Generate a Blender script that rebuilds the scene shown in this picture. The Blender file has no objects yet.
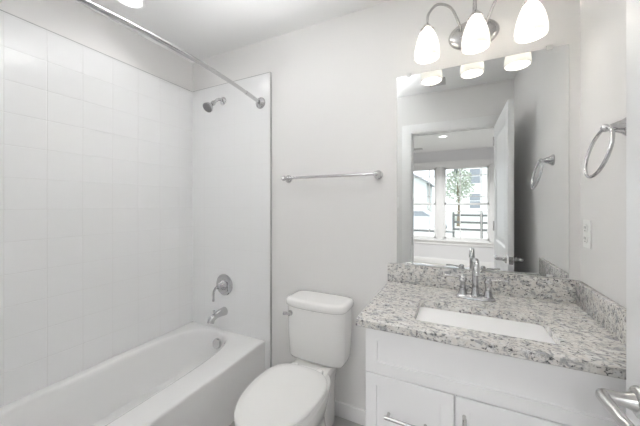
import bpy, bmesh, math, random
from mathutils import Vector, Matrix
random.seed(7)
S = bpy.context.scene
COL = S.collection
PI = math.pi

# ------------------------------------------------------------------ camera
cam_d = bpy.data.cameras.new('camera'); cam = bpy.data.objects.new('camera', cam_d); COL.objects.link(cam)
cam_d.sensor_width = 36.0; cam_d.lens = 276.7 / 640 * 36; cam_d.shift_y = -9.0 / 640; cam_d.clip_start = 0.02
cam.location = (-0.4933, -1.5864, 1.3029); cam.rotation_euler = (PI / 2, 0, 0.4534)
S.camera = cam
# ------------------------------------------------------------------ exposure, sky, sun, daylight
S.view_settings.view_transform = 'Standard'; S.view_settings.look = 'None'
S.view_settings.gamma = 1.0; S.view_settings.use_curve_mapping = False
S.view_settings.exposure = 0.9
W = bpy.data.worlds.new('sky'); S.world = W; W.use_nodes = True
bg = W.node_tree.nodes['Background']; bg.inputs[0].default_value = (0.88, 0.94, 1.0, 1); bg.inputs[1].default_value = 1.5
S.cycles.max_bounces = 20; S.cycles.diffuse_bounces = 16; S.cycles.glossy_bounces = 8; S.cycles.transmission_bounces = 8; S.cycles.transparent_max_bounces = 12
sd = bpy.data.lights.new('sun', 'SUN'); sd.energy = 1.6; sd.angle = math.radians(1.0); sd.color = (1, .96, .9)
sun = bpy.data.objects.new('sun', sd); COL.objects.link(sun); sun.rotation_euler = (math.radians(-28), math.radians(14), 0)
BULB, DOWN_W, BEDROOM_W, FILL_W, VANITY_COL = 15.0, .36, 25.0, 13.6, (1.0, .94, .87)  # the last wattage feeds the added, unseen bowl fill lamp

def lamp(name, kind, loc, energy, color=(1, 1, 1), **kw):
    l = bpy.data.lights.new(name, kind); l.energy = energy; l.color = color
    for k, v in kw.items(): setattr(l, k, v)
    o = bpy.data.objects.new(name, l); COL.objects.link(o); o.location = loc
    return o

for wx in (-1.272, -.281):      # daylight portals of the two bedroom windows
    p = lamp('daylight', 'AREA', (wx, -5.08, 1.325), 1.0, shape='RECTANGLE', size=.84, size_y=1.54)
    p.data.cycles.is_portal = True
    p.rotation_euler = (PI / 2, 0, 0)

# ------------------------------------------------------------------ materials
def new_mat(name):
    m = bpy.data.materials.new(name); m.use_nodes = True
    return m, m.node_tree.nodes, m.node_tree.links, m.node_tree.nodes['Principled BSDF']

def plain(name, col, rough=.5, metal=0., bump=0., scale=40., var=0., coat=0., spec=.5):
    m, N, L, b = new_mat(name)
    b.inputs['Base Color'].default_value = (*col, 1); b.inputs['Roughness'].default_value = rough
    b.inputs['Metallic'].default_value = metal; b.inputs['Coat Weight'].default_value = coat
    b.inputs['Specular IOR Level'].default_value = spec
    if bump or var:
        tc = N.new('ShaderNodeTexCoord'); n = N.new('ShaderNodeTexNoise'); n.inputs['Scale'].default_value = scale
        n.inputs['Detail'].default_value = 3; L.new(tc.outputs['Object'], n.inputs['Vector'])
        if bump:
            bp = N.new('ShaderNodeBump'); bp.inputs['Strength'].default_value = bump; bp.inputs['Distance'].default_value = .002
            L.new(n.outputs['Fac'], bp.inputs['Height']); L.new(bp.outputs['Normal'], b.inputs['Normal'])
        if var:
            mx = N.new('ShaderNodeMix'); mx.data_type = 'RGBA'
            mx.inputs['A'].default_value = (*[c * (1 - var) for c in col], 1); mx.inputs['B'].default_value = (*[min(1, c * (1 + var)) for c in col], 1)
            L.new(n.outputs['Fac'], mx.inputs['Factor']); L.new(mx.outputs['Result'], b.inputs['Base Color'])
    return m

M = {}
M['wall'] = plain('wall_paint', (.81, .803, .797), .62, bump=.08, scale=180)
M['wall2'] = plain('bedroom_paint', (.76, .76, .775), .7, bump=.08, scale=180)
M['ceiling'] = plain('ceiling_paint', (.84, .84, .84), .8, bump=.1, scale=150)
M['trim'] = plain('trim_paint', (.87, .87, .87), .32, bump=.02, scale=60)
M['cabinet'] = plain('cabinet_paint', (.89, .89, .90), .34, bump=.02, scale=80)
M['door'] = plain('door_paint', (.84, .845, .855), .30, bump=.03, scale=70)
M['tub'] = plain('tub_acrylic', (.88, .88, .88), .13, coat=.3)
M['china'] = plain('toilet_china', (.885, .882, .872), .10, coat=.4)
M['sink'] = plain('sink_china', (.86, .86, .86), .08, coat=.4)
M['seat'] = plain('toilet_plastic', (.875, .873, .865), .22)
M['chrome'] = plain('chrome', (.60, .60, .61), .07, 1.0)
M['nickel'] = plain('brushed_nickel', (.60, .595, .59), .26, 1.0, bump=.02, scale=200)
M['dark_metal'] = plain('shower_nozzle_face', (.30, .30, .30), .4, .6)
M['outlet'] = plain('outlet_plastic', (.90, .90, .89), .3)
M['slot'] = plain('dark_slot', (.25, .25, .25), .6)
M['seam'] = plain('edge_strip', (.45, .45, .45), .45)
M['clip'] = plain('clear_clip', (.85, .85, .84), .1, spec=.8)
M['vent'] = plain('vent_grille', (.55, .55, .55), .5)
M['duct'] = plain('vent_duct', (.12, .12, .12), .8)
M['carpet'] = plain('bedroom_carpet', (.60, .58, .55), .95, bump=.6, scale=400, var=.1)
M['lawn'] = plain('lawn', (.55, .57, .50), .95, bump=.5, scale=30, var=.3)
M['road'] = plain('road', (.62, .62, .60), .9, var=.05, scale=5)
M['fence'] = plain('fence_paint', (.13, .13, .13), .6)
M['siding'] = plain('house_siding', (.72, .73, .73), .7)
M['roof'] = plain('roof_shingle', (.30, .31, .33), .9, var=.2, scale=20)
M['hglass'] = plain('house_window', (.25, .27, .30), .1)
M['bark'] = plain('bark', (.20, .16, .12), .9, bump=.5, scale=30)
M['leaf'] = plain('leaves', (.42, .46, .38), .8, var=.35, scale=6)
M['car'] = plain('car_paint', (.62, .65, .70), .2, coat=.6)
M['tyre'] = plain('tyre', (.12, .12, .12), .8)

def mk_mirror():
    m, N, L, b = new_mat('mirror_silver')
    b.inputs['Base Color'].default_value = (.80, .815, .815, 1); b.inputs['Metallic'].default_value = 1; b.inputs['Roughness'].default_value = .0
    return m
M['mirror'] = mk_mirror()

def mk_pane():
    m, N, L, b = new_mat('window_glass'); N.remove(b)
    t = N.new('ShaderNodeBsdfTransparent'); t.inputs[0].default_value = (.97, .98, .98, 1)
    g = N.new('ShaderNodeBsdfGlossy'); g.inputs['Roughness'].default_value = 0.02
    f = N.new('ShaderNodeFresnel'); f.inputs[0].default_value = 1.3
    mx = N.new('ShaderNodeMixShader'); L.new(f.outputs[0], mx.inputs[0]); L.new(t.outputs[0], mx.inputs[1]); L.new(g.outputs[0], mx.inputs[2])
    L.new(mx.outputs[0], N['Material Output'].inputs[0])
    return m
M['pane'] = mk_pane()

def mk_tile(axis, grout, depth):
    """six inch squares moulded as a grid; axis = the object coordinate that runs along the wall"""
    m, N, L, b = new_mat('white_tile_' + axis)
    tc = N.new('ShaderNodeTexCoord'); sp = N.new('ShaderNodeSeparateXYZ'); cb = N.new('ShaderNodeCombineXYZ')
    L.new(tc.outputs['Object'], sp.inputs[0]); L.new(sp.outputs[axis], cb.inputs['X']); L.new(sp.outputs['Z'], cb.inputs['Y'])
    br = N.new('ShaderNodeTexBrick'); br.offset = 0; br.squash = 1
    br.inputs['Scale'].default_value = 1; br.inputs['Brick Width'].default_value = .1548; br.inputs['Row Height'].default_value = .1548
    br.inputs['Mortar Size'].default_value = .0016; br.inputs['Mortar Smooth'].default_value = .6
    br.inputs['Color1'].default_value = (.873, .878, .883, 1); br.inputs['Color2'].default_value = (.873, .878, .883, 1)
    br.inputs['Mortar'].default_value = (grout, grout, grout, 1)
    L.new(cb.outputs[0], br.inputs['Vector']); L.new(br.outputs['Color'], b.inputs['Base Color'])
    n = N.new('ShaderNodeTexNoise'); n.inputs['Scale'].default_value = 9; n.inputs['Detail'].default_value = 1; L.new(tc.outputs['Object'], n.inputs['Vector'])
    ml = N.new('ShaderNodeMath'); ml.operation = 'MULTIPLY'; ml.inputs[1].default_value = .3; L.new(n.outputs['Fac'], ml.inputs[0])
    sb = N.new('ShaderNodeMath'); sb.operation = 'SUBTRACT'; L.new(ml.outputs[0], sb.inputs[0]); L.new(br.outputs['Fac'], sb.inputs[1])
    bp = N.new('ShaderNodeBump'); bp.inputs['Strength'].default_value = depth; bp.inputs['Distance'].default_value = .0018
    L.new(sb.outputs[0], bp.inputs['Height']); L.new(bp.outputs['Normal'], b.inputs['Normal'])
    b.inputs['Roughness'].default_value = .12; b.inputs['Specular IOR Level'].default_value = .8
    return m
M['tile_y'] = mk_tile('Y', .845, .65); M['tile_x'] = mk_tile('X', .85, .25)

def mk_granite():
    m, N, L, b = new_mat('granite')
    tc = N.new('ShaderNodeTexCoord')
    mp = N.new('ShaderNodeMapping'); mp.inputs['Rotation'].default_value = (.3, .2, .5); mp.inputs['Scale'].default_value = (1, 1.55, 1.3)
    L.new(tc.outputs['Object'], mp.inputs['Vector'])
    def noise(sc, det, rough=.6, dist=0.):
        n = N.new('ShaderNodeTexNoise'); n.inputs['Scale'].default_value = sc; n.inputs['Detail'].default_value = det
        n.inputs['Roughness'].default_value = rough; n.inputs['Distortion'].default_value = dist
        L.new(mp.outputs[0], n.inputs['Vector']); return n
    def ramp(src, *stops):
        r = N.new('ShaderNodeValToRGB'); e = r.color_ramp.elements
        while len(e) < len(stops): e.new(.5)
        for k, (p, c) in enumerate(stops): e[k].position = p; e[k].color = (*c, 1) if len(c) == 3 else c
        L.new(src, r.inputs[0]); return r
    def mix(fac, a, bb):
        x = N.new('ShaderNodeMix'); x.data_type = 'RGBA'; L.new(fac, x.inputs['Factor'])
        L.new(a, x.inputs['A']) if not isinstance(a, tuple) else setattr(x.inputs['A'], 'default_value', (*a, 1))
        L.new(bb, x.inputs['B']) if not isinstance(bb, tuple) else setattr(x.inputs['B'], 'default_value', (*bb, 1))
        return x.outputs['Result']
    base = ramp(noise(20, 3).outputs['Fac'], (.35, (.78, .775, .755)), (.52, (.69, .665, .63)), (.68, (.75, .755, .755))).outputs[0]
    k0, k1 = (0, 0, 0), (1, 1, 1)
    grey = ramp(noise(34, 5, .68, .8).outputs['Fac'], (.505, k0), (.60, k1)).outputs[0]
    c = mix(grey, base, (.38, .385, .395))
    tan = ramp(noise(44, 4, .6, .4).outputs['Fac'], (.62, k0), (.72, k1)).outputs[0]
    c = mix(tan, c, (.50, .45, .39))
    dark = ramp(noise(95, 4, .65, .5).outputs['Fac'], (.56, k0), (.62, k1)).outputs[0]
    c = mix(dark, c, (.085, .085, .095))
    v = N.new('ShaderNodeTexVoronoi'); v.inputs['Scale'].default_value = 120; L.new(mp.outputs[0], v.inputs['Vector'])
    wh = ramp(v.outputs['Distance'], (.10, k1), (.22, k0)).outputs[0]
    c = mix(wh, c, (.72, .715, .70))
    L.new(c, b.inputs['Base Color']); b.inputs['Roughness'].default_value = .12
    return m
M['granite'] = mk_granite()

def mk_glow(name, col, emit, strength, rough=.3):
    m, N, L, b = new_mat(name)
    b.inputs['Base Color'].default_value = (*col, 1); b.inputs['Roughness'].default_value = rough
    b.inputs['Emission Color'].default_value = (*emit, 1); b.inputs['Emission Strength'].default_value = strength
    return m
def mk_shade(name='frosted_glass', through=.25):
    m, N, L, b = new_mat(name); N.remove(b)
    d = N.new('ShaderNodeBsdfDiffuse'); d.inputs[0].default_value = (.84, .84, .83, 1); t = N.new('ShaderNodeBsdfTranslucent'); t.inputs[0].default_value = (.92, .91, .89, 1)
    mx = N.new('ShaderNodeMixShader'); mx.inputs[0].default_value = through; L.new(d.outputs[0], mx.inputs[1]); L.new(t.outputs[0], mx.inputs[2])
    L.new(mx.outputs[0], N['Material Output'].inputs[0]); return m
M['shade'] = mk_shade()
M['bulb'] = mk_glow('lit_bulb', (.9, .9, .9), VANITY_COL, BULB)
M['lens'] = mk_glow('lit_lens', (.9, .9, .9), (1, .98, .95), 2.2)

def mk_floor():
    m, N, L, b = new_mat('floor_tile')
    tc = N.new('ShaderNodeTexCoord'); br = N.new('ShaderNodeTexBrick'); br.offset = .5
    br.inputs['Scale'].default_value = 1; br.inputs['Brick Width'].default_value = .6; br.inputs['Row Height'].default_value = .3
    br.inputs['Mortar Size'].default_value = .003
    br.inputs['Color1'].default_value = (.46, .455, .45, 1); br.inputs['Color2'].default_value = (.52, .515, .51, 1); br.inputs['Mortar'].default_value = (.6, .6, .59, 1)
    L.new(tc.outputs['Object'], br.inputs['Vector']); L.new(br.outputs['Color'], b.inputs['Base Color']); b.inputs['Roughness'].default_value = .35
    return m
M['floor'] = mk_floor()

# ------------------------------------------------------------------ helpers
ORIG = {}
def thing(name, label, cat, loc=(0, 0, 0), group=None, kind=None):
    o = bpy.data.objects.new(name, None); o.empty_display_size = .05; COL.objects.link(o); o.location = loc; ORIG[o] = Vector(loc)
    o['label'] = label; o['category'] = cat
    if group: o['group'] = group
    if kind: o['kind'] = kind
    return o

def obj(name, bm, mat, parent=None, smooth=35, label=None):
    """link a world-space bmesh as ONE mesh object"""
    bmesh.ops.recalc_face_normals(bm, faces=bm.faces[:])
    me = bpy.data.meshes.new(name); off = ORIG[parent] if parent else Vector((0, 0, 0))
    bmesh.ops.translate(bm, verts=bm.verts[:], vec=-off)
    bm.to_mesh(me); bm.free()
    if smooth:
        for p in me.polygons: p.use_smooth = True
        me.set_sharp_from_angle(angle=math.radians(smooth))
    me.materials.append(mat)
    o = bpy.data.objects.new(name, me); COL.objects.link(o); ORIG[o] = off
    if parent: o.parent = parent
    if label: o['label'] = label
    return o

def tag(o, label, cat, group=None):
    o['label'] = label; o['category'] = cat
    if group: o['group'] = group
    return o

def struct(name, bm, mat, label, cat, parent=None, smooth=35):
    o = obj(name, bm, mat, parent, smooth)
    if not parent: o['kind'] = 'structure'; o['label'] = label; o['category'] = cat
    return o

def NB(): return bmesh.new()

def box(bm, a, b, bev=0., seg=2):
    t = bmesh.new(); lo = [min(p, q) for p, q in zip(a, b)]; hi = [max(p, q) for p, q in zip(a, b)]
    bmesh.ops.create_cube(t, size=1)
    for v in t.verts: v.co = Vector([lo[i] + (v.co[i] + .5) * (hi[i] - lo[i]) for i in range(3)])
    if bev: bmesh.ops.bevel(t, geom=t.edges[:], offset=bev, segments=seg, profile=.5, affect='EDGES')
    merge(bm, t); return bm

def merge(bm, t):
    me = bpy.data.meshes.new('tmp'); t.to_mesh(me); t.free(); bm.from_mesh(me); bpy.data.meshes.remove(me)

def rings(bm, rs, cap0=True, cap1=True, closed=True):
    """loft a list of equally long point loops"""
    vs = [[bm.verts.new(p) for p in r] for r in rs]; n = len(vs[0])
    for a, b in zip(vs, vs[1:]):
        for i in range(n if closed else n - 1):
            j = (i + 1) % n; bm.faces.new((a[i], a[j], b[j], b[i]))
    if cap0: bm.faces.new(vs[0][::-1])
    if cap1: bm.faces.new(vs[-1])
    return bm

def basis(d):
    d = Vector(d).normalized(); u = d.orthogonal().normalized()
    if abs(d.z) < .9: u = d.cross(Vector((0, 0, 1))).normalized()
    return d, u, d.cross(u).normalized()

def lathe(bm, base, axis, prof, n=32, cap0=True, cap1=True, sx=1., sy=1.):
    """prof = (distance along the axis, radius)"""
    d, u, v = basis(axis); base = Vector(base)
    rings(bm, [[base + d * h + u * (r * sx * math.cos(2 * PI * k / n)) + v * (r * sy * math.sin(2 * PI * k / n)) for k in range(n)] for h, r in prof], cap0, cap1)
    return bm

def spline(pts, sub=8):
    P = [Vector(p) for p in pts]; P = [2 * P[0] - P[1]] + P + [2 * P[-1] - P[-2]]; out = []
    for i in range(1, len(P) - 2):
        for k in range(sub):
            t = k / sub; a, b, c, d = P[i - 1:i + 3]
            out.append(.5 * ((2 * b) + (c - a) * t + (2 * a - 5 * b + 4 * c - d) * t * t + (3 * b - a - 3 * c + d) * t ** 3))
    out.append(P[-2]); return out

def tube(bm, pts, r, n=14, closed=False, sq=1.):
    P = [Vector(p) for p in pts]; m = len(P); R = r if isinstance(r, (list, tuple)) else [r] * m; loops = []
    u = None
    for i, p in enumerate(P):
        if closed: t = (P[(i + 1) % m] - P[i - 1]).normalized()
        else: t = (P[min(i + 1, m - 1)] - P[max(i - 1, 0)]).normalized()
        if u is None: u = basis(t)[1]
        u = (u - t * u.dot(t)).normalized(); v = t.cross(u)
        loops.append([p + u * (R[i] * math.cos(2 * PI * k / n)) + v * (R[i] * sq * math.sin(2 * PI * k / n)) for k in range(n)])
    if closed: loops.append(loops[0][:])
    rings(bm, loops, not closed, not closed)
    if closed: bmesh.ops.remove_doubles(bm, verts=bm.verts[:], dist=1e-6)
    return bm

def sup(cx, cy, a, b, z, e=4., n=64):
    """superellipse loop"""
    out = []
    for k in range(n):
        t = 2 * PI * k / n; c, s = math.cos(t), math.sin(t)
        out.append((cx + a * math.copysign(abs(c) ** (2 / e), c), cy + b * math.copysign(abs(s) ** (2 / e), s), z))
    return out

def egg(cx, cy, a, bf, bb, z, n=72, eb=3.2):
    """toilet outline: elliptical nose towards -y, squarish tail towards +y"""
    out = []
    for k in range(n):
        t = 2 * PI * k / n; c, s = math.cos(t), math.sin(t)
        if s < 0: x, y = a * math.copysign(abs(c) ** .92, c), bf * s
        else: x, y = a * math.copysign(abs(c) ** (2 / eb), c) * (1 - .06 * s), bb * abs(s) ** (2 / eb)
        out.append((cx + x, cy + y, z))
    return out

def slab_with_panel(bm, a, b, axis, rail=.058, depth=.008, bev=.002):
    """a shaker front: box a-b whose face towards -y (axis 'y') or -x ('x') has a recessed panel"""
    t = NB(); box(t, a, b)
    nrm = Vector((0, -1, 0)) if axis == 'y' else (Vector((-1, 0, 0)) if axis == 'x' else Vector((1, 0, 0)))
    bmesh.ops.recalc_face_normals(t, faces=t.faces[:])
    f = [q for q in t.faces if q.normal.dot(nrm) > .9]
    bmesh.ops.inset_region(t, faces=f, thickness=bev, depth=0)
    for q in f:
        for v in q.verts: v.co += nrm * bev
    bmesh.ops.inset_region(t, faces=f, thickness=rail, depth=0)
    bmesh.ops.inset_region(t, faces=f, thickness=bev, depth=-depth)
    merge(bm, t); return bm

XW, YF, H, T = -2.43, -1.512, 2.459, .12          # left wall, front wall, ceiling, wall thickness
DX0, DX1, DH = -.908, -.146, 2.045                # bathroom doorway
# ------------------------------------------------------------------ bathroom shell
struct('floor', box(NB(), (XW - T, YF - T, -.1), (T, T, 0)), M['floor'], 'grey tile floor of the bathroom', 'floor')
struct('ceiling', box(NB(), (XW - T, YF - .06, H), (T, T, H + .1)), M['ceiling'], 'plain pale ceiling above the bathtub and vanity', 'ceiling')
struct('wall_back', box(NB(), (XW - T, 0, 0), (T, T, H)), M['wall'], 'pale wall behind the toilet and mirror', 'wall')
struct('wall_left', box(NB(), (XW - T, YF - T, 0), (XW, 0, H)), M['wall'], 'pale wall along the bathtub above the tiles', 'wall')
struct('wall_right', box(NB(), (0, YF - T, 0), (T, 0, H)), M['wall'], 'pale wall with towel ring and outlet beside the vanity', 'wall')
bm = NB(); box(bm, (XW, YF - T, 0), (DX0 - .018, YF, H)); box(bm, (DX1 + .018, YF - T, 0), (0, YF, H)); box(bm, (DX0 - .018, YF - T, DH + .018), (DX1 + .018, YF, H))
struct('wall_front', bm, M['wall'], 'wall around the doorway, seen in the mirror', 'wall')
def base_board(name, a, b, label):
    """a skirting run; a, b = footprint corners, chamfered top"""
    bm = NB(); box(bm, (a[0], a[1], 0), (b[0], b[1], .088), .003, 2)
    struct(name, bm, M['trim'], label, 'baseboard')
base_board('baseboard_back', (-1.640, -.014), (-.808, 0), 'white baseboard along the wall behind the toilet')
base_board('baseboard_front', (-1.66, YF + .014), (-1.012, YF), 'white baseboard beside the doorway casing')
base_board('baseboard_right', (-.014, -1.42), (0, -.60), 'white baseboard on the wall behind the open door')

# doorway casing and jamb
t = thing('trim_1', 'white casing and jamb of the bathroom doorway in the mirror', 'door casing', (-.527, YF, 0), kind='structure')
bm = NB()
for x0, x1 in ((DX0 - .018, DX0), (DX1, DX1 + .018)): box(bm, (x0, YF - T - .002, 0), (x1, YF + .002, DH + .018))
box(bm, (DX0 - .018, YF - T - .002, DH), (DX1 + .018, YF + .002, DH + .018))
box(bm, (DX0, YF - .075, 0), (DX0 + .011, YF - .040, DH), .002); box(bm, (DX0, YF - .075, DH - .011), (DX1, YF - .040, DH), .002)
obj('jamb', bm, M['trim'], t)
for side, y0, y1 in (('in', YF, YF + .017), ('out', YF - T - .017, YF - T)):
    bm = NB()
    box(bm, (DX0 - .098, y0, 0), (DX0 - .006, y1, DH + .098), .004); box(bm, (DX1 + .006, y0, 0), (DX1 + .094, y1, DH + .098), .004)
    box(bm, (DX0 - .006, y0, DH + .006), (DX1 + .006, y1, DH + .098), .004)
    obj('casing', bm, M['trim'], t)
bm = NB(); box(bm, (DX0 - .001, YF - .035, .86), (DX0 + .002, YF - .006, .95), .001)
obj('strike_plate', bm, M['nickel'], t)

# ------------------------------------------------------------------ door (swung open along the right wall)
def make_door():
    x0, x1, y0, y1 = -.158, -.123, -.752, YF + .006
    t = thing('door_1', 'white two-panel door standing open at the right edge', 'door', ((x0 + x1) / 2, y1, 0), kind='structure')
    bm = NB(); st = .115
    zs = [.012, .245, .80, .975, 1.92, 2.038]          # rails: bottom, lock, top
    box(bm, (x0, y0 - st, zs[0]), (x1, y0, zs[5]), .0015); box(bm, (x0, y1, zs[0]), (x1, y1 + st, zs[5]), .0015)
    for a, b in ((0, 1), (2, 3), (4, 5)): box(bm, (x0, y1 + st - .001, zs[a]), (x1, y0 - st + .001, zs[b]), .0015)
    obj('door_leaf', bm, M['door'], t)
    for a, b in ((1, 2), (3, 4)):
        bm = NB(); Y0, Y1 = y1 + st, y0 - st; xc = (x0 + x1) / 2
        for sg, xf in ((-1, x0), (1, x1)):
            def loop(i, d): return [(xf - sg * d, Y0 + i, zs[a] + i), (xf - sg * d, Y1 - i, zs[a] + i), (xf - sg * d, Y1 - i, zs[b] - i), (xf - sg * d, Y0 + i, zs[b] - i)]
            rings(bm, [loop(-.002, .001), loop(.012, .009), loop(.022, .009), loop(.055, .003)], False, True)
        obj('door_panel', bm, M['door'], t, smooth=10)
    z, yb = .905, y0 - .058
    for sg, xf in ((-1, x0), (1, x1)):
        h = obj('door_lever', lever(xf, yb, z, sg), M['nickel'], t, label='satin nickel lever')
    bm = NB(); box(bm, (x0 + .005, y0 - .001, z - .028), (x1 - .005, y0 + .002, z + .028), .001); box(bm, (x0 + .012, y0, z - .008), (x1 - .012, y0 + .010, z + .008), .002)
    obj('latch_plate', bm, M['nickel'], t)
    for zh in (.22, 1.05, 1.85):
        bm = NB(); lathe(bm, (x0 - .004, y1 - .003, zh), (0, 0, 1), [(0, .006), (.09, .006)], 12)
        obj('hinge', bm, M['nickel'], t)
    return t
def lever(xf, y, z, sg):
    bm = NB()
    lathe(bm, (xf, y, z), (sg, 0, 0), [(0, .030), (.004, .031), (.009, .028), (.012, .018), (.03, .0125), (.054, .012)], 28)
    xa = xf + sg * .056
    tube(bm, spline([(xa - sg * .014, y, z), (xa, y, z), (xa + sg * .004, y - .012, z), (xa + sg * .003, y - .05, z - .001), (xa, y - .088, z - .002), (xa - sg * .004, y - .112, z - .001)], 6), [.0125] * 7 + [.0125, .0122, .0122, .012, .0118, .0115] + [.0112] * 6 + [.0105] * 6 + [.009] * 6, 16)
    return bm
make_door()

# ------------------------------------------------------------------ bathtub
ZR = .347
def make_tub():
    X0, X1, Y0, Y1 = -2.4285, -1.686, -1.5105, -.0015
    cx, cy = (-2.362 - 1.852) / 2, (Y0 + Y1) / 2
    t = thing('bathtub', 'white alcove bathtub with a plain apron below the tile', 'bathtub', ((X0 + X1) / 2, cy, 0))
    corners = [math.atan2(y - cy, x - cx) for x in (X0, X1) for y in (Y0, Y1)]
    A = sorted([2 * PI * k / 120 - PI + .013 for k in range(120)] + corners)
    def rect(i, z):
        out = []
        for a in A:
            c, s = math.cos(a), math.sin(a); x0, x1, y0, y1 = X0 + i - cx, X1 - i - cx, Y0 + i - cy, Y1 - i - cy
            k = min([(x1 / c) if c > 1e-9 else 1e9, (x0 / c) if c < -1e-9 else 1e9, (y1 / s) if s > 1e-9 else 1e9, (y0 / s) if s < -1e-9 else 1e9])
            out.append((cx + k * c, cy + k * s, z))
        return out
    def basin(a, b, z, dy=0, e=3.3):
        out = []
        for an in A:
            c, s = math.cos(an), math.sin(an); k = (abs(c / a) ** e + abs(s / b) ** e) ** (-1 / e)
            out.append((cx + k * c, cy + dy + k * s, z))
        return out
    a, b = .255, .698
    rs = [rect(0, .0), rect(0, ZR - .012), rect(.002, ZR - .005), rect(.006, ZR - .001), rect(.012, ZR),
          basin(a + .012, b + .012, ZR), basin(a, b, ZR - .003), basin(a - .008, b - .008, ZR - .012), basin(a - .016, b - .016, ZR - .03),
          basin(a - .030, b - .032, ZR - .10), basin(a - .048, b - .07, .14, .01), basin(a - .07, b - .12, .085, .02), basin(a - .12, b - .20, .062, .03), basin(.02, .05, .058, .05)]
    obj('tub_shell', rings(NB(), rs, False, True), M['tub'], t, 40)
    bm = NB(); n = Vector((0, -1, .14)).normalized(); c = Vector((-2.046, -.112, .290))
    lathe(bm, c - n * .012, n, [(0, .036), (.014, .036), (.019, .033), (.021, .022), (.019, .008)], 32)
    obj('overflow_plate', bm, M['chrome'], t, label='round chrome overflow plate')
    bm = NB(); lathe(bm, (-2.046, -.40, .057), (0, 0, 1), [(0, .03), (.006, .03), (.008, .026), (.008, .006)], 28)
    obj('drain', bm, M['chrome'], t)
    return t
make_tub()

# tile surround
def make_surround():
    z1 = 2.213; t = thing('tub_surround', 'glossy white square-tile surround lining the tub alcove', 'tile surround', (XW, .018, ZR), kind='structure')
    obj('tile_panel', box(NB(), (XW + .0005, YF + .0005, ZR + .0008), (XW + .018, -.0005, z1), .001), M['tile_y'], t, 0)
    bm = NB(); box(bm, (XW + .018, -.018, ZR + .0008), (-1.642, -.0005, z1), .001); box(bm, (-1.6855, -.018, .0), (-1.642, -.0005, ZR + .002), .001)
    obj('tile_panel', bm, M['tile_x'], t, 0)
    bm = NB(); box(bm, (XW + .018, YF + .0005, ZR + .0008), (-1.642, YF + .018, z1), .001); box(bm, (-1.6855, YF + .0005, .0), (-1.642, YF + .018, ZR + .002), .001)
    obj('tile_panel', bm, M['tile_x'], t, 0)
    bm = NB()
    box(bm, (XW, YF + .0005, z1), (XW + .0185, 0, z1 + .004)); box(bm, (XW + .018, -.0185, z1), (-1.642, 0, z1 + .004)); box(bm, (-1.642, -.0185, 0), (-1.6388, 0, z1 + .004))
    box(bm, (XW + .018, YF, z1), (-1.642, YF + .0185, z1 + .004)); box(bm, (-1.642, YF, 0), (-1.6388, YF + .0185, z1 + .004))
    obj('edge_strip', bm, M['seam'], t, 0, label='thin grey edge strip')
make_surround()

# shower fittings
YT = -.018; XV = -2.062; XS = -2.075
t = thing('overhead_shower', 'chrome shower head on a bent arm high on the tile', 'shower head', (XS, YT, 2.085))
bm = NB(); lathe(bm, (XS, YT, 2.085), (0, -1, 0), [(0, .030), (.004, .030), (.010, .024), (.014, .012)], 28)
obj('flange', bm, M['chrome'], t)
bm = NB(); tube(bm, spline([(XS, YT - .005, 2.085), (XS, YT - .035, 2.086), (XS, YT - .060, 2.073), (XS, YT - .092, 2.043)], 6), .0105, 14)
obj('shower_arm', bm, M['chrome'], t)
ax = Vector((0, -.72, -.69)).normalized(); c0 = Vector((XS, YT - .086, 2.049))
bm = NB(); lathe(bm, c0, ax, [(0, .013), (.012, .017), (.026, .017), (.034, .013), (.045, .016), (.064, .030), (.080, .0365), (.09, .0365)], 32)
hd = obj('spray_head', bm, M['chrome'], t)
bm = NB(); lathe(bm, c0 + ax * .0895, ax, [(0, .0345), (.003, .034), (.005, .027), (.004, .01)], 32)
obj('spray_face', bm, M['dark_metal'], hd, label='dark nozzle face')

t = thing('shower_valve', 'round chrome shower valve with a hanging lever handle', 'shower valve', (XV, YT, .692))
bm = NB(); lathe(bm, (XV, YT, .692), (0, -1, 0), [(0, .080), (.004, .080), (.009, .074), (.012, .055), (.014, .040)], 40)
obj('escutcheon', bm, M['chrome'], t)
bm = NB(); lathe(bm, (XV, YT - .012, .692), (0, -1, 0), [(0, .038), (.012, .034), (.022, .026), (.05, .022), (.056, .018), (.058, .006)], 32)
obj('valve_hub', bm, M['chrome'], t)
bm = NB(); tube(bm, spline([(XV, YT - .052, .692), (XV - .010, YT - .075, .685), (XV - .014, YT - .092, .66), (XV - .014, YT - .095, .62), (XV - .014, YT - .096, .593)], 6), [.010] * 8 + [.008] * 8 + [.0075] * 4 + [.009] * 5, 14)
obj('valve_lever', bm, M['chrome'], t)

t = thing('tub_spout', 'chrome tub spout below the shower valve', 'tub spout', (XV, YT, .497))
bm = NB(); z = .492
P = spline([(XV, YT, z), (XV, YT - .05, z + .001), (XV, YT - .090, z - .004), (XV, YT - .122, z - .018), (XV, YT - .134, z - .042)], 6)
tube(bm, P, [.033 - .009 * min(1, i / 10) for i in range(len(P))], 20)
obj('spout_body', bm, M['chrome'], t)
bm = NB(); lathe(bm, (XV, YT - .105, z + .012), (0, 0, 1), [(0, .005), (.018, .005), (.02, .008), (.028, .008), (.030, .004)], 16)
obj('diverter_knob', bm, M['chrome'], t)

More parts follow.
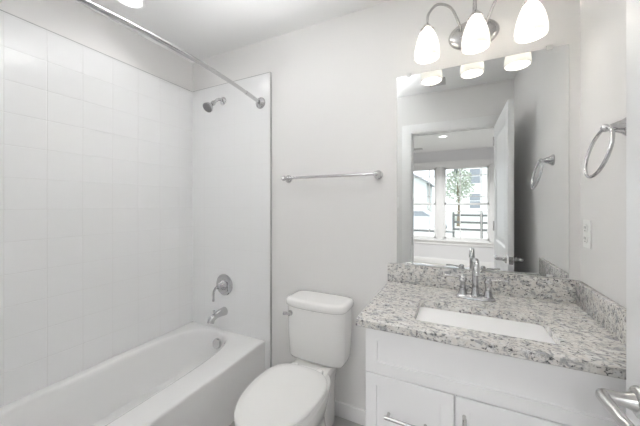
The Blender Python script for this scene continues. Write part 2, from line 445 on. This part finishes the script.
t = thing('shower_curtain_rod', 'bowed chrome shower rod crossing above the bathtub', 'shower rod', (-1.722, -.756, 2.013))
R0 = []
for k in range(33):
    s = k / 32; y = YT - .012 + (YF + .030 - YT) * s; R0.append((-1.722 + .082 * math.sin(PI * s) ** .9, y, 2.013))
bm = NB(); tube(bm, R0[3:-3], .0112, 16); obj('rod', bm, M['chrome'], t)
for sl, ends in ((R0[:5], 0), (R0[-5:], 1)):
    bm = NB(); tube(bm, sl, .0130, 16); obj('rod_sleeve', bm, M['chrome'], t)
for y, sg in ((YT, -1), (YF + .018, 1)):
    bm = NB(); lathe(bm, (-1.722, y, 2.013), (0, sg, 0), [(0, .040), (.004, .040), (.012, .035), (.020, .022), (.026, .018)], 32)
    obj('rod_flange', bm, M['chrome'], t)

# ------------------------------------------------------------------ towel bar
def post_profile(l): return [(0, .026), (.005, .026), (.010, .021), (.016, .0155), (l * .6, .0115), (l, .011)]
t = thing('towel_bar', 'long chrome towel bar on the wall above the toilet', 'towel bar', (-1.195, 0, 1.471))
for x in (-1.500, -.890):
    bm = NB(); lathe(bm, (x, 0, 1.471), (0, -1, 0), post_profile(.055), 28); bmesh.ops.create_uvsphere(bm, u_segments=20, v_segments=12, radius=.0165, matrix=Matrix.Translation((x, -.062, 1.471)))
    obj('bar_post', bm, M['chrome'], t)
bm = NB(); tube(bm, [(-1.500, -.062, 1.471), (-.890, -.062, 1.471)], .0088, 16); obj('bar', bm, M['chrome'], t)

# ------------------------------------------------------------------ toilet
def make_toilet():
    cx = -1.211; t = thing('toilet', 'white two-piece toilet between the bathtub and vanity', 'toilet', (cx, -.4, 0))
    # bowl and pedestal
    rs = []
    for z, cy, a, bf, bb, eb in ((0, -.42, .115, .16, .26, 4), (.02, -.42, .118, .165, .262, 4), (.06, -.42, .110, .155, .25, 4), (.14, -.43, .105, .15, .24, 4), (.20, -.45, .115, .18, .25, 4),
                             (.27, -.47, .145, .235, .26, 3.6), (.33, -.48, .162, .262, .27, 3.4), (.375, -.482, .170, .268, .275, 3.2), (.392, -.482, .172, .270, .275, 3.2), (.398, -.482, .168, .266, .27, 3.2)):
        rs.append(egg(cx, cy, a, bf, bb, z, eb=eb))
    bw = obj('bowl', rings(NB(), rs), M['china'], t, 50)
    bm = NB()
    rings(bm, [sup(cx, -.165, .080, .13, .02, 5), sup(cx, -.165, .080, .13, .22, 5), sup(cx, -.165, .088, .14, .30, 5), sup(cx, -.172, .106, .148, .36, 5), sup(cx, -.175, .112, .150, .392, 5), sup(cx, -.175, .108, .146, .400, 5)])
    obj('rear_deck', bm, M['china'], t, 50)
    for sx in (-1, 1):
        bm = NB(); lathe(bm, (cx + sx * .105, -.36, .012), (0, 0, 1), [(0, .02), (.012, .019), (.02, .012), (.023, .004)], 20); obj('bolt_cap', bm, M['china'], t)
    # seat and lid
    def lidrings(z0, z1, a, bf, bb, r):
        return [egg(cx, -.482, a - r, bf - r, bb - r, z0), egg(cx, -.482, a, bf, bb, z0 + r * .7), egg(cx, -.482, a, bf, bb, z1 - r), egg(cx, -.482, a - r * .35, bf - r * .35, bb - r * .35, z1 - r * .3), egg(cx, -.482, a - r, bf - r, bb - r, z1)]
    obj('seat', rings(NB(), lidrings(.400, .416, .177, .276, .19, .006)), M['seat'], t, 50)
    L0 = lidrings(.4175, .437, .179, .278, .192, .010); L0 += [egg(cx, -.482, .14, .22, .15, .440), egg(cx, -.482, .06, .10, .07, .4415)]
    obj('seat_lid', rings(NB(), L0), M['seat'], t, 50)
    for sx in (-1, 1):
        bm = NB(); box(bm, (cx + sx * .075 - .02, -.298, .4005), (cx + sx * .075 + .02, -.262, .428), .008, 3); obj('hinge', bm, M['seat'], t)
    # tank
    yc, tx = -.118, -1.211
    def tr(a, b, z, e=6., bow=.0):
        return [(x, y - (bow * (1 - ((x - tx) / a) ** 2) if y < yc else 0), zz) for x, y, zz in sup(tx, yc, a, b, z, e, 80)]
    tk = [tr(.150, .066, .400), tr(.166, .080, .408, 6, .006), tr(.173, .087, .426, 6, .01), tr(.179, .090, .55, 6, .014), tr(.182, .092, .707, 6, .018)]
    obj('tank', rings(NB(), tk), M['china'], t, 50)
    lid = [tr(.186, .094, .708, 5, .014), tr(.192, .100, .714, 5, .016), tr(.194, .102, .726, 5, .016), tr(.192, .100, .743, 5, .016), tr(.185, .094, .751, 5, .014), tr(.16, .07, .753, 5, .01)]
    obj('tank_lid', rings(NB(), lid), M['china'], t, 50)
    bm = NB(); x, y, z = tx - .140, -.214, .672
    lathe(bm, (x, y, z), (0, -1, 0), [(0, .014), (.008, .016), (.014, .013), (.024, .012), (.027, .006)], 20)
    tube(bm, spline([(x, y - .018, z), (x - .015, y - .021, z), (x - .036, y - .022, z - .003)], 6), [.0075] * 7 + [.009] * 6, 12)
    obj('flush_lever', bm, M['chrome'], t, label='chrome flush lever')
make_toilet()

# ------------------------------------------------------------------ vanity cabinet
def pull(p0, p1):
    """bar pull from p0 to p1 standing off the front (towards -y)"""
    bm = NB(); p0, p1 = Vector(p0), Vector(p1); d = (p1 - p0).normalized(); o = Vector((0, -.028, 0))
    for p in (p0, p1): tube(bm, [p, p + o * .5, p + o], [.0062, .005, .0055], 12)
    tube(bm, [p0 + o - d * .010, p0 + o, p1 + o, p1 + o + d * .010], .0062, 14)
    return bm
def make_vanity():
    x0, x1, y0 = -.801, -.004, -.535; t = thing('vanity_cabinet', 'white shaker vanity cabinet under the granite top', 'cabinet', (-.405, -.27, 0))
    bm = NB(); box(bm, (x0, y0, .10), (x1, -.001, .838), .001); box(bm, (x0 + .002, y0 + .07, 0), (x1, -.001, .10))
    obj('cabinet_body', bm, M['cabinet'], t)
    f1, f0 = y0 - .001, y0 - .021
    bm = NB(); slab_with_panel(bm, (x0 + .001, f0, .6655), (x1 - .003, f1, .836), 'y', .060); obj('false_front', bm, M['cabinet'], t, 20)
    for z0, z1 in ((.392, .662), (.112, .388)):
        bm = NB(); slab_with_panel(bm, (x0 + .001, f0, z0), (-.4955, f1, z1), 'y', .055); d = obj('drawer', bm, M['cabinet'], t, 20)
        zc = z0 + .132 if z0 > .3 else (z0 + z1) / 2
        obj('drawer_pull', pull((-.714, f0 + .008, zc), (-.586, f0 + .008, zc)), M['nickel'], d)
    bm = NB(); slab_with_panel(bm, (-.4915, f0, .112), (x1 - .003, f1, .662), 'y', .058); d = obj('cabinet_door', bm, M['cabinet'], t, 20)
    obj('door_pull', pull((-.4655, f0, .602), (-.4655, f0, .474)), M['nickel'], d)
make_vanity()

# countertop with sink cut-out
SX0, SX1, SY0, SY1 = -.634, -.192, -.494, -.258
def make_top():
    x0, x1, y0, y1, z0, z1 = -.8335, -.002, -.578, -.002, .838, .868
    t = thing('countertop', 'speckled grey and white granite vanity top with backsplash', 'countertop', (-.42, -.29, z0))
    bm = NB(); n = 64; cx, cy = (SX0 + SX1) / 2, (SY0 + SY1) / 2; r = .022
    hole = []
    for qx, qy, a0 in ((SX1 - r, SY1 - r, 0), (SX0 + r, SY1 - r, PI / 2), (SX0 + r, SY0 + r, PI), (SX1 - r, SY0 + r, 1.5 * PI)):
        for k in range(8): a = a0 + PI / 2 * k / 7; hole.append((qx + r * math.cos(a), qy + r * math.sin(a)))
    rect = []
    cn = [(x1, y1), (x0, y1), (x0, y0), (x1, y0)]
    for i, (hx, hy) in enumerate(hole): rect.append(cn[i // 8])
    e = .003
    def lv(pts, z): return [bm.verts.new((x, y, z)) for x, y in pts]
    ht, hb = lv(hole, z1), lv(hole, z0)
    def outer(ins, z): return [bm.verts.new((x + (ins if x == x0 else -ins), y + (ins if y == y0 else -ins), z)) for x, y in cn]
    ot, om, ol, ob = outer(e, z1), outer(0, z1 - e), outer(0, z0 + e), outer(e, z0)
    N_ = len(hole)
    for H_, O_ in ((ht, ot), (hb, ob)):
        for c in range(4):
            for k in range(7): bm.faces.new((O_[c], H_[c * 8 + k], H_[c * 8 + k + 1]))
            a, b = c * 8 + 7, (c * 8 + 8) % N_; bm.faces.new((O_[c], H_[a], H_[b], O_[(c + 1) % 4]))
    for i in range(N_): j = (i + 1) % N_; bm.faces.new((ht[i], ht[j], hb[j], hb[i]))
    for A, B in ((ot, om), (om, ol), (ol, ob)):
        for c in range(4): d = (c + 1) % 4; bm.faces.new((A[c], A[d], B[d], B[c]))
    obj('counter_slab', bm, M['granite'], t, 30)
    obj('backsplash', box(NB(), (x0, -.021, z1), (x1, -.001, .970), .002), M['granite'], t, 30)
    obj('side_splash', box(NB(), (-.022, -.578, z1), (-.001, -.0215, .970), .002), M['granite'], t, 30)
make_top()

def make_sink():
    cx, cy, a, b = (SX0 + SX1) / 2, (SY0 + SY1) / 2, (SX1 - SX0) / 2 + .004, (SY1 - SY0) / 2 + .004; zt = .8375
    t = thing('bathroom_sink', 'white rectangular undermount sink set in the granite top', 'sink', (cx, cy, .70))
    rs = [sup(cx, cy, a + .02, b + .02, zt - .012, 12), sup(cx, cy, a + .02, b + .02, zt, 12), sup(cx, cy, a, b, zt, 12), sup(cx, cy, a - .003, b - .003, zt - .01, 12), sup(cx, cy, a - .018, b - .014, zt - .07, 9), sup(cx, cy, a - .035, b - .03, zt - .108, 7),
          sup(cx, cy, a - .06, b - .055, zt - .122, 5), sup(cx, cy, .03, .03, zt - .128, 2.)]
    out = [sup(cx, cy, .03, .03, zt - .142, 2.), sup(cx, cy, a - .05, b - .045, zt - .136, 5), sup(cx, cy, a - .022, b - .017, zt - .115, 7), sup(cx, cy, a - .004, b, zt - .06, 9), sup(cx, cy, a + .014, b + .014, zt - .014, 12)]
    obj('basin', rings(NB(), rs + out, False, False), M['sink'], t, 40)
    bm = NB(); lathe(bm, (cx, cy, zt - .142), (0, 0, 1), [(0, .029), (.013, .029), (.016, .026), (.016, .02), (.013, .018)], 28)
    d = obj('drain', bm, M['chrome'], t)
    bm = NB(); lathe(bm, (cx, SY1 - .006, zt - .045), (0, -1, 0), [(0, .011), (.004, .011), (.006, .008), (.004, .004)], 20); obj('overflow_ring', bm, M['chrome'], t)
make_sink()

# ------------------------------------------------------------------ faucet
def make_faucet():
    fx, fy, z = -.409, -.130, .868; t = thing('faucet', 'chrome two-handle faucet behind the bathroom sink', 'faucet', (fx, fy, z))
    bm = NB(); rings(bm, [sup(fx, fy, .080, .029, z, 3.2), sup(fx, fy, .080, .029, z + .006, 3.2), sup(fx, fy, .074, .025, z + .014, 3.2), sup(fx, fy, .068, .020, z + .017, 3.2)])
    obj('base_plate', bm, M['chrome'], t)
    bm = NB(); lathe(bm, (fx, fy, z + .012), (0, 0, 1), [(0, .021), (.012, .018), (.03, .0145), (.05, .0135)], 24)
    tube(bm, spline([(fx, fy, z + .05), (fx, fy + .003, z + .11), (fx, fy - .002, z + .150), (fx, fy - .028, z + .178), (fx, fy - .062, z + .180), (fx, fy - .092, z + .160), (fx, fy - .105, z + .128)], 7), [.0132] * 14 + [.0125] * 14 + [.0115] * 10 + [.0125] * 5, 18)
    obj('spout', bm, M['chrome'], t)
    for sg in (-1, 1):
        hx = fx + sg * .051
        bm = NB(); lathe(bm, (hx, fy, z + .012), (0, 0, 1), [(0, .020), (.014, .017), (.03, .0135), (.058, .0125), (.064, .016), (.072, .016), (.080, .012), (.086, .013), (.092, .009), (.094, .003)], 24)
        h = obj('faucet_handle', bm, M['chrome'], t)
        bm = NB(); zt = z + .090
        tube(bm, spline([(hx, fy, zt), (hx + sg * .03, fy, zt + .003), (hx + sg * .055, fy - .002, zt + .005), (hx + sg * .076, fy - .003, zt + .004)], 5), [.0058] * 6 + [.0062] * 5 + [.007] * 5, 12, sq=.7)
        obj('lever', bm, M['chrome'], h)
    bm = NB(); lathe(bm, (fx, fy + .026, z + .010), (0, 0, 1), [(0, .003), (.06, .003), (.062, .006), (.072, .006), (.075, .003)], 12); obj('lift_rod', bm, M['chrome'], t)
make_faucet()

# ------------------------------------------------------------------ mirror
t = thing('vanity_mirror', 'large frameless mirror above the vanity backsplash', 'mirror', (-.411, 0, .973))
obj('mirror_glass', box(NB(), (-.785, -.006, .973), (-.039, -.0005, 2.010), .0012, 1), M['mirror'], t, 0)
for x, z, sg in ((-.720, 2.010, 1), (-.108, 2.010, 1), (-.720, .973, -1), (-.108, .973, -1)):
    bm = NB(); zb = z + sg * .010 if sg > 0 else z
    box(bm, (x - .011, -.0105, z - .010 if sg > 0 else z - .001), (x + .011, -.0062, z + .012 if sg > 0 else z + .010), .0018)
    if sg > 0: box(bm, (x - .011, -.0105, z + .002), (x + .011, -.0002, z + .012), .0018)
    obj('mirror_clip', bm, M['clip'], t)

# ------------------------------------------------------------------ vanity light
def make_fixture():
    cx, cz = -.411, 2.152; t = thing('vanity_light', 'three-shade wall light with nickel arms above the mirror', 'wall light', (cx, 0, cz))
    bm = NB(); n = 48
    def el(a, b, y): return [(cx + a * math.cos(2 * PI * k / n), y, cz + b * math.sin(2 * PI * k / n)) for k in range(n)]
    rings(bm, [el(.112, .074, 0), el(.112, .074, -.008), el(.106, .068, -.016), el(.092, .055, -.022), el(.03, .02, -.024)]); obj('backplate', bm, M['nickel'], t)
    for x in (-.052, .052):
        bm = NB(); lathe(bm, (cx + x, -.021, cz - .012), (0, -1, 0), [(0, .008), (.006, .008), (.009, .005), (.011, .002)], 16); obj('plate_knob', bm, M['chrome'], t)
    ys = -.146
    for sg, x in ((-1, -.615), (0, -.409), (1, -.204)):
        xs = cx + sg * .055; dx = x - xs
        ap = [(xs, -.015, cz + .020), (xs + dx * .05, -.045, cz + .045), (xs + dx * .30, -.085, cz + .112), (xs + dx * .68, -.130, cz + .118), (xs + dx * .95, ys, cz + .075), (x, ys, cz + .030)]
        bm = NB(); tube(bm, spline(ap, 8), .0062, 14); arm = obj('arm', bm, M['nickel'], t)
        bm = NB(); lathe(bm, (x, ys, cz + .030), (0, 0, -1), [(0, .008), (.006, .013), (.014, .020), (.026, .029), (.032, .0315)], 28, True, False); obj('shade_cap', bm, M['nickel'], arm)
        zt = cz - .003
        pr = [(0, .022), (.008, .029), (.025, .0375), (.05, .0465), (.075, .0530), (.10, .0570), (.117, .0582), (.130, .0578), (.137, .0565)]
        inn = [(h, r - .004) for h, r in pr[::-1]]
        bm = NB(); lathe(bm, (x, ys, zt), (0, 0, -1), pr + inn, 40, False, False); sh = obj('glass_shade', bm, M['shade'], t, 60, label='frosted white glass shade, lit')
        bm = NB(); bz = zt - .135
        lathe(bm, (x, ys, zt - .01), (0, 0, -1), [(0, .013), (.03, .014), (.042, .019), (.060, .0255), (.078, .0255), (.092, .019), (.100, .010), (.102, .002)], 28); obj('bulb', bm, M['bulb'], sh)
make_fixture()

# ------------------------------------------------------------------ towel ring and outlet on the right wall
t = thing('towel_ring', 'chrome towel ring on the right wall beside the mirror', 'towel ring', (0, -.380, 1.548))
bm = NB(); lathe(bm, (0, -.380, 1.548), (-1, 0, 0), [(0, .031), (.006, .031), (.012, .026), (.020, .021), (.032, .0165), (.044, .011), (.050, .0085)], 28)
bmesh.ops.create_uvsphere(bm, u_segments=20, v_segments=12, radius=.0125, matrix=Matrix.Translation((-.056, -.380, 1.548)))
obj('ring_post', bm, M['chrome'], t)
c = Vector((-.056 - .018, -.380, 1.548 - .078)); R = .080; v = Vector((-.225, 0, -.974))
bm = NB(); tube(bm, [c + Vector((0, 1, 0)) * (R * math.cos(2 * PI * k / 64)) + v * (R * math.sin(2 * PI * k / 64)) for k in range(64)], .0052, 14, True)
obj('ring', bm, M['chrome'], t)

t = thing('wall_outlet', 'white duplex outlet on the right wall below the towel ring', 'outlet', (0, -.080, 1.180))
obj('cover_plate', box(NB(), (-.006, -.115, 1.122), (0, -.045, 1.238), .003), M['outlet'], t)
for z in (1.158, 1.202):
    bm = NB(); lathe(bm, (-.005, -.080, z), (-1, 0, 0), [(0, .0165), (.004, .0165), (.005, .0155)], 24); s = obj('socket', bm, M['outlet'], t)
    bm = NB()
    for y in (-.087, -.073): box(bm, (-.0108, y - .0013, z - .001), (-.0095, y + .0013, z + .009))
    lathe(bm, (-.0095, -.080, z - .009), (-1, 0, 0), [(0, .003), (.0012, .003)], 12); obj('slot', bm, M['slot'], s)

# light switch on the front wall beside the doorway, in the mirror
t = thing('light_switch', 'white light switch left of the doorway in the mirror', 'light switch', (-1.075, YF, 1.32))
obj('cover_plate', box(NB(), (-1.110, YF, 1.262), (-1.040, YF + .006, 1.378), .003), M['outlet'], t)
obj('toggle', box(NB(), (-1.080, YF + .005, 1.310), (-1.070, YF + .016, 1.332), .002), M['outlet'], t)

# ------------------------------------------------------------------ ceiling fittings and an added fill light
def downlight(x, y, w, label, r=.078, spread=140):
    t = thing('recessed_light', label, 'ceiling light', (x, y, H))
    bm = NB(); lathe(bm, (x, y, H), (0, 0, -1), [(0, r), (.004, r), (.008, r - .006), (.006, r - .016), (.001, r - .018)], 40, True, False); obj('trim_ring', bm, M['trim'], t)
    bm = NB(); lathe(bm, (x, y, H - .001), (0, 0, -1), [(0, r - .017), (.004, r - .019), (.006, .01)], 40); obj('lens', bm, M['lens'], t)
    lamp('downlight', 'AREA', (x, y, H - .009), w, (1, .99, .98), shape='DISK', size=(r - .022) * 2, spread=math.radians(spread))
downlight(-2.143, -.655, DOWN_W, 'recessed ceiling light above the bathtub')
downlight(-.68, -3.6, BEDROOM_W, 'recessed bedroom ceiling light seen through the doorway in the mirror')
t = thing('added_fill_light', 'added fill light with a glass bowl, out of view under the bathroom ceiling', 'ceiling light', (-1.26, -.88, H))  # invented bowl lamp, added out of view to light the room evenly
bm = NB(); lathe(bm, (-1.26, -.88, H), (0, 0, -1), [(0, .06), (.012, .06), (.024, .045), (.03, .012), (.335, .008), (.35, .006)], 32); obj('fill_canopy', bm, M['nickel'], t)
zc = H - .24; pr = [(0, .165), (.03, .162), (.065, .145), (.090, .112), (.106, .065), (.112, .012)]  # bowl deepened so its rim keeps direct lamp light off the upper walls
bm = NB(); lathe(bm, (-1.26, -.88, zc), (0, 0, -1), pr + [(h - .004, max(.006, q - .004)) for h, q in pr[::-1]], 48, False, False); obj('fill_bowl', bm, mk_shade('fill_bowl_glass', .62), t, 60)
bm = NB(); lathe(bm, (-1.26, -.88, zc - .108), (0, 0, -1), [(0, .014), (.008, .014), (.014, .009), (.022, .006), (.028, .002)], 20); obj('fill_finial', bm, M['nickel'], t)
lamp('fill_lamp', 'POINT', (-1.26 + .06, -.88, zc - .062), FILL_W, (.985, .99, 1), shadow_soft_size=.03)
def vent(x0, x1, y0, y1, n, label):
    t = thing('ceiling_vent', label, 'vent', ((x0 + x1) / 2, (y0 + y1) / 2, H))
    bm = NB(); z = H - .012
    for a, b in (((x0, y0), (x1, y0 + .018)), ((x0, y1 - .018), (x1, y1)), ((x0, y0), (x0 + .018, y1)), ((x1 - .018, y0), (x1, y1))): box(bm, (*a, z), (*b, H), .002)
    obj('vent_frame', bm, M['vent'], t)
    obj('vent_cavity', box(NB(), (x0 + .01, y0 + .01, H - .003), (x1 - .01, y1 - .01, H)), M['duct'], t)
    bm = NB()
    for k in range(n): y = y0 + .02 + (y1 - y0 - .04) * (k + .5) / n; box(bm, (x0 + .012, y - .006, z + .001), (x1 - .012, y + .003, z + .007))
    obj('louver', bm, M['vent'], t)
vent(-.715, -.57, -1.335, -1.185, 6, 'small grey ceiling vent behind the left glass shade in the mirror')
vent(-1.45, -1.10, -4.62, -4.47, 6, 'grey bedroom ceiling vent near the windows in the mirror')

# ------------------------------------------------------------------ bedroom seen through the doorway
BX0, BX1, BY1, BY0 = -3.4, 1.5, YF - T, -5.0
struct('floor_bedroom', box(NB(), (BX0 - T, BY0 - T, -.1), (BX1 + T, BY1, 0)), M['carpet'], 'pale bedroom carpet beyond the doorway', 'floor')
struct('ceiling_bedroom', box(NB(), (BX0 - T, BY0 - T, H), (BX1 + T, YF - .061, H + .1)), M['ceiling'], 'bedroom ceiling beyond the doorway in the mirror', 'ceiling')
struct('wall_bedroom_left', box(NB(), (BX0 - T, BY0 - T, 0), (BX0, BY1, H)), M['wall2'], 'left wall of the bedroom', 'wall')
struct('wall_bedroom_right', box(NB(), (BX1, BY0 - T, 0), (BX1 + T, BY1, H)), M['wall2'], 'right wall of the bedroom', 'wall')
bm = NB(); box(bm, (BX0, BY1 - .001, 0), (XW - T, BY1 + .1, H)); box(bm, (T, BY1 - .001, 0), (BX1, BY1 + .1, H))
struct('wall_bedroom_near', bm, M['wall2'], 'bedroom wall flush with the bathroom partition', 'wall')
WZ0, WZ1 = .525, 2.115; WINS = ((-1.70, -.845), (-.728, .165))
bm = NB(); y0, y1 = BY0 - T, BY0
box(bm, (BX0, y0, 0), (BX1, y1, WZ0)); box(bm, (BX0, y0, WZ1), (BX1, y1, H)); box(bm, (BX0, y0, WZ0), (WINS[0][0], y1, WZ1)); box(bm, (WINS[0][1], y0, WZ0), (WINS[1][0], y1, WZ1)); box(bm, (WINS[1][1], y0, WZ0), (BX1, y1, WZ1))
struct('wall_bedroom_far', bm, M['wall2'], 'bedroom wall around the two windows in the mirror', 'wall')
base = NB(); box(base, (BX0, BY0, 0), (BX1, BY0 + .015, .12), .003); struct('baseboard_bedroom', base, M['trim'], 'white baseboard under the bedroom windows', 'baseboard')
for i, (a, b) in enumerate(WINS):
    t = thing('window_%d' % (i + 1), ('left' if i == 0 else 'right') + ' white double-hung bedroom window in the mirror', 'window', ((a + b) / 2, BY0 - .06, WZ0), kind='structure')
    ya, yb = BY0 - .10, BY0 - .005
    bm = NB(); f = .022
    for q in (((a, WZ0), (a + f, WZ1)), ((b - f, WZ0), (b, WZ1)), ((a, WZ0), (b, WZ0 + f)), ((a, WZ1 - f), (b, WZ1))): box(bm, (q[0][0], ya, q[0][1]), (q[1][0], yb, q[1][1]))
    obj('window_frame', bm, M['trim'], t)
    zm = (WZ0 + WZ1) / 2 - .02
    for z0, z1, yc in ((WZ0 + f, zm + .025, BY0 - .045), (zm - .02, WZ1 - f, BY0 - .078)):
        bm = NB(); s = .036; A, B = a + f, b - f
        for q in (((A, z0), (A + s, z1)), ((B - s, z0), (B, z1)), ((A, z0), (B, z0 + s + .006)), ((A, z1 - s), (B, z1))): box(bm, (q[0][0], yc - .015, q[0][1]), (q[1][0], yc + .015, q[1][1]), .003)
        sh = obj('sash', bm, M['trim'], t)
        obj('pane', box(NB(), (A + s - .005, yc - .003, z0 + s), (B - s + .005, yc + .003, z1 - s + .005)), M['pane'], sh, 0)
        bm = NB(); wv = B - A - 2 * s
        for fr in ((.36, .86) if i else (.14, .86)): box(bm, (A + s + wv * fr - .008, yc - .006, z0 + s), (A + s + wv * fr + .008, yc + .006, z1 - s), .002)
        for fr in (.2, .8): zz = z0 + s + (z1 - z0 - 2 * s) * fr; box(bm, (A + s, yc - .006, zz - .008), (B - s, yc + .006, zz + .008), .002)
        obj('muntin', bm, M['trim'], sh)
bm = NB(); y0, y1 = BY0, BY0 + .018; a, b = WINS[0][0], WINS[1][1]
box(bm, (a - .09, y0, WZ0), (a, y1, WZ1), .003); box(bm, (b, y0, WZ0), (b + .09, y1, WZ1), .003); box(bm, (WINS[0][1], y0, WZ0), (WINS[1][0], y1, WZ1), .003)
box(bm, (a - .10, y0, WZ1), (b + .10, y1, WZ1 + .09), .003); box(bm, (a - .11, y0, WZ1 + .09), (b + .11, y1 + .012, WZ1 + .108), .003)
box(bm, (a - .11, y0, WZ0 - .025), (b + .11, y1 + .03, WZ0), .004); box(bm, (a - .09, y0, WZ0 - .10), (b + .09, y1, WZ0 - .025), .003)
struct('trim_2', bm, M['trim'], 'white casing around the pair of bedroom windows', 'window casing')

# ------------------------------------------------------------------ street outside the bedroom windows
struct('ground', box(NB(), (-40, -80, -.6), (40, BY0 - T - .01, -.45)), M['lawn'], 'lawn outside the bedroom windows', 'ground')
struct('road', box(NB(), (-40, -21, -.449), (40, -15.2, -.42)), M['road'], 'pale street beyond the fence outside', 'road')
FY = -13.0
t = thing('rail_fence', 'black rail fence outside the right bedroom window', 'fence', (1.0, FY, -.45))
for k in range(5):
    x = -.55 + k * 1.15
    bm = NB(); box(bm, (x - .05, FY - .05, -.45), (x + .05, FY + .05, .92), .008); obj('fence_post', bm, M['fence'], t)
for z in (.12, .45, .78):
    bm = NB(); box(bm, (-.6, FY + .05, z - .05), (4.1, FY + .08, z + .05), .005); obj('fence_rail', bm, M['fence'], t)

def house(x0, x1, y0, y1, h, ridge, label):
    t = thing('house', label, 'house', ((x0 + x1) / 2, (y0 + y1) / 2, -.45)); xm = (x0 + x1) / 2
    bm = NB(); pf = [(x0, y1, -.45), (x1, y1, -.45), (x1, y1, h), (xm, y1, ridge), (x0, y1, h)]
    rings(bm, [pf, [(x, y0, z) for x, _, z in pf]]); obj('house_wall', bm, M['siding'], t, 20)
    bm = NB(); o = .4; k = (ridge - h) / (xm - x0)
    for sg, xe in ((-1, x0 - o), (1, x1 + o)):
        ze = ridge - k * abs(xm - xe); q = [(xm, ridge), (xe, ze), (xe, ze + .2), (xm, ridge + .2)]
        rings(bm, [[(x, y1 + o, z + .01) for x, z in q], [(x, y0 - o, z + .01) for x, z in q]])
    obj('house_roof', bm, M['roof'], t, 20)
    for wx in (.2, .5, .8):
        for wz in (.9, 3.3):
            if wz + 1.5 > h + .6: continue
            x = x0 + (x1 - x0) * wx
            bm = NB(); box(bm, (x - .55, y1, wz - .1), (x + .55, y1 + .06, wz + 1.5)); w = obj('house_window', bm, M['trim'], t)
            bm = NB(); box(bm, (x - .45, y1 + .05, wz), (x + .45, y1 + .075, wz + .68)); box(bm, (x - .45, y1 + .05, wz + .74), (x + .45, y1 + .075, wz + 1.4)); obj('window_glass', bm, M['hglass'], w)
house(-.2, 7.0, -38, -29, 5.0, 7.4, 'white gabled house across the street in the right window')
house(-12.5, -3.2, -38, -30, 3.6, 6.4, 'low white house across the street in the left window')

def tree(x, y, h, r, label):
    t = thing('tree', label, 'tree', (x, y, -.45)); rnd = random.Random(int(x * 31 + y))
    bm = NB(); tube(bm, spline([(x, y, -.45), (x + .05, y, h * .3), (x - .05, y + .05, h * .62), (x, y, h * .95)], 5), [.13, .12, .11, .105, .10, .10, .09, .085, .08, .07, .06, .055, .05, .04, .03, .02], 10)
    for k in range(7):
        a = rnd.uniform(0, 2 * PI); z = h * rnd.uniform(.42, .75); tube(bm, [(x, y, z), (x + r * .35 * math.cos(a), y + r * .35 * math.sin(a), z + r * .3), (x + r * .7 * math.cos(a), y + r * .7 * math.sin(a), z + r * .55)], [.04, .03, .012], 6)
    obj('trunk', bm, M['bark'], t)
    bm = NB()
    for k in range(650):
        while True:
            p = Vector((rnd.uniform(-1, 1), rnd.uniform(-1, 1), rnd.uniform(-1, 1)))
            if .35 < p.length < 1: break
        p = Vector((x + p.x * r, y + p.y * r, h * .68 + p.z * r * 1.2)); u = Vector((rnd.uniform(-1, 1), rnd.uniform(-1, 1), rnd.uniform(-1, 1))).normalized(); v = u.orthogonal().normalized(); s = rnd.uniform(.09, .16)
        bm.faces.new([bm.verts.new(p + q) for q in (u * s, v * s * .5, -u * s, -v * s * .5)])
    obj('foliage', bm, M['leaf'], t, 0)
tree(-.25, -22.8, 4.1, 1.15, 'leafy young tree beyond the fence in the right window')
tree(-7.5, -27, 5.2, 1.8, 'leafy tree by the low house in the left window')

def car(x, y, label):
    t = thing('car', label, 'car', (x, y, -.42)); z = -.42
    prof = [(-2.1, .35), (-2.15, .62), (-2.0, .80), (-1.55, .90), (-.95, 1.36), (.35, 1.40), (1.0, .98), (1.9, .82), (2.12, .6), (2.1, .32)]
    def lp(yy, s): return [(x + px, y + yy, z + .18 + (pz - .18) * (s if pz > .9 else 1)) for px, pz in prof]
    bm = NB(); rings(bm, [lp(-.82, .93), lp(-.70, 1), lp(.70, 1), lp(.82, .93)]); obj('car_body', bm, M['car'], t, 30)
    for s in (-1, 1):
        yy = y + s * .80; q = [(x - 1.25, z + .95), (x - .9, z + 1.25), (x + .3, z + 1.28), (x + .8, z + .97)]
        bm = NB(); rings(bm, [[(px, yy, pz) for px, pz in q], [(px, yy + s * .03, pz) for px, pz in q]]); obj('car_window', bm, M['hglass'], t)
    for wx in (-1.35, 1.35):
        for wy in (-.8, .8):
            bm = NB(); lathe(bm, (x + wx, y + wy - .1, z + .32), (0, 1, 0), [(0, .2), (0, .32), (.2, .32), (.2, .2)], 24); obj('wheel', bm, M['tyre'], t)
car(-2.6, -17.4, 'parked grey car on the street in the left window')
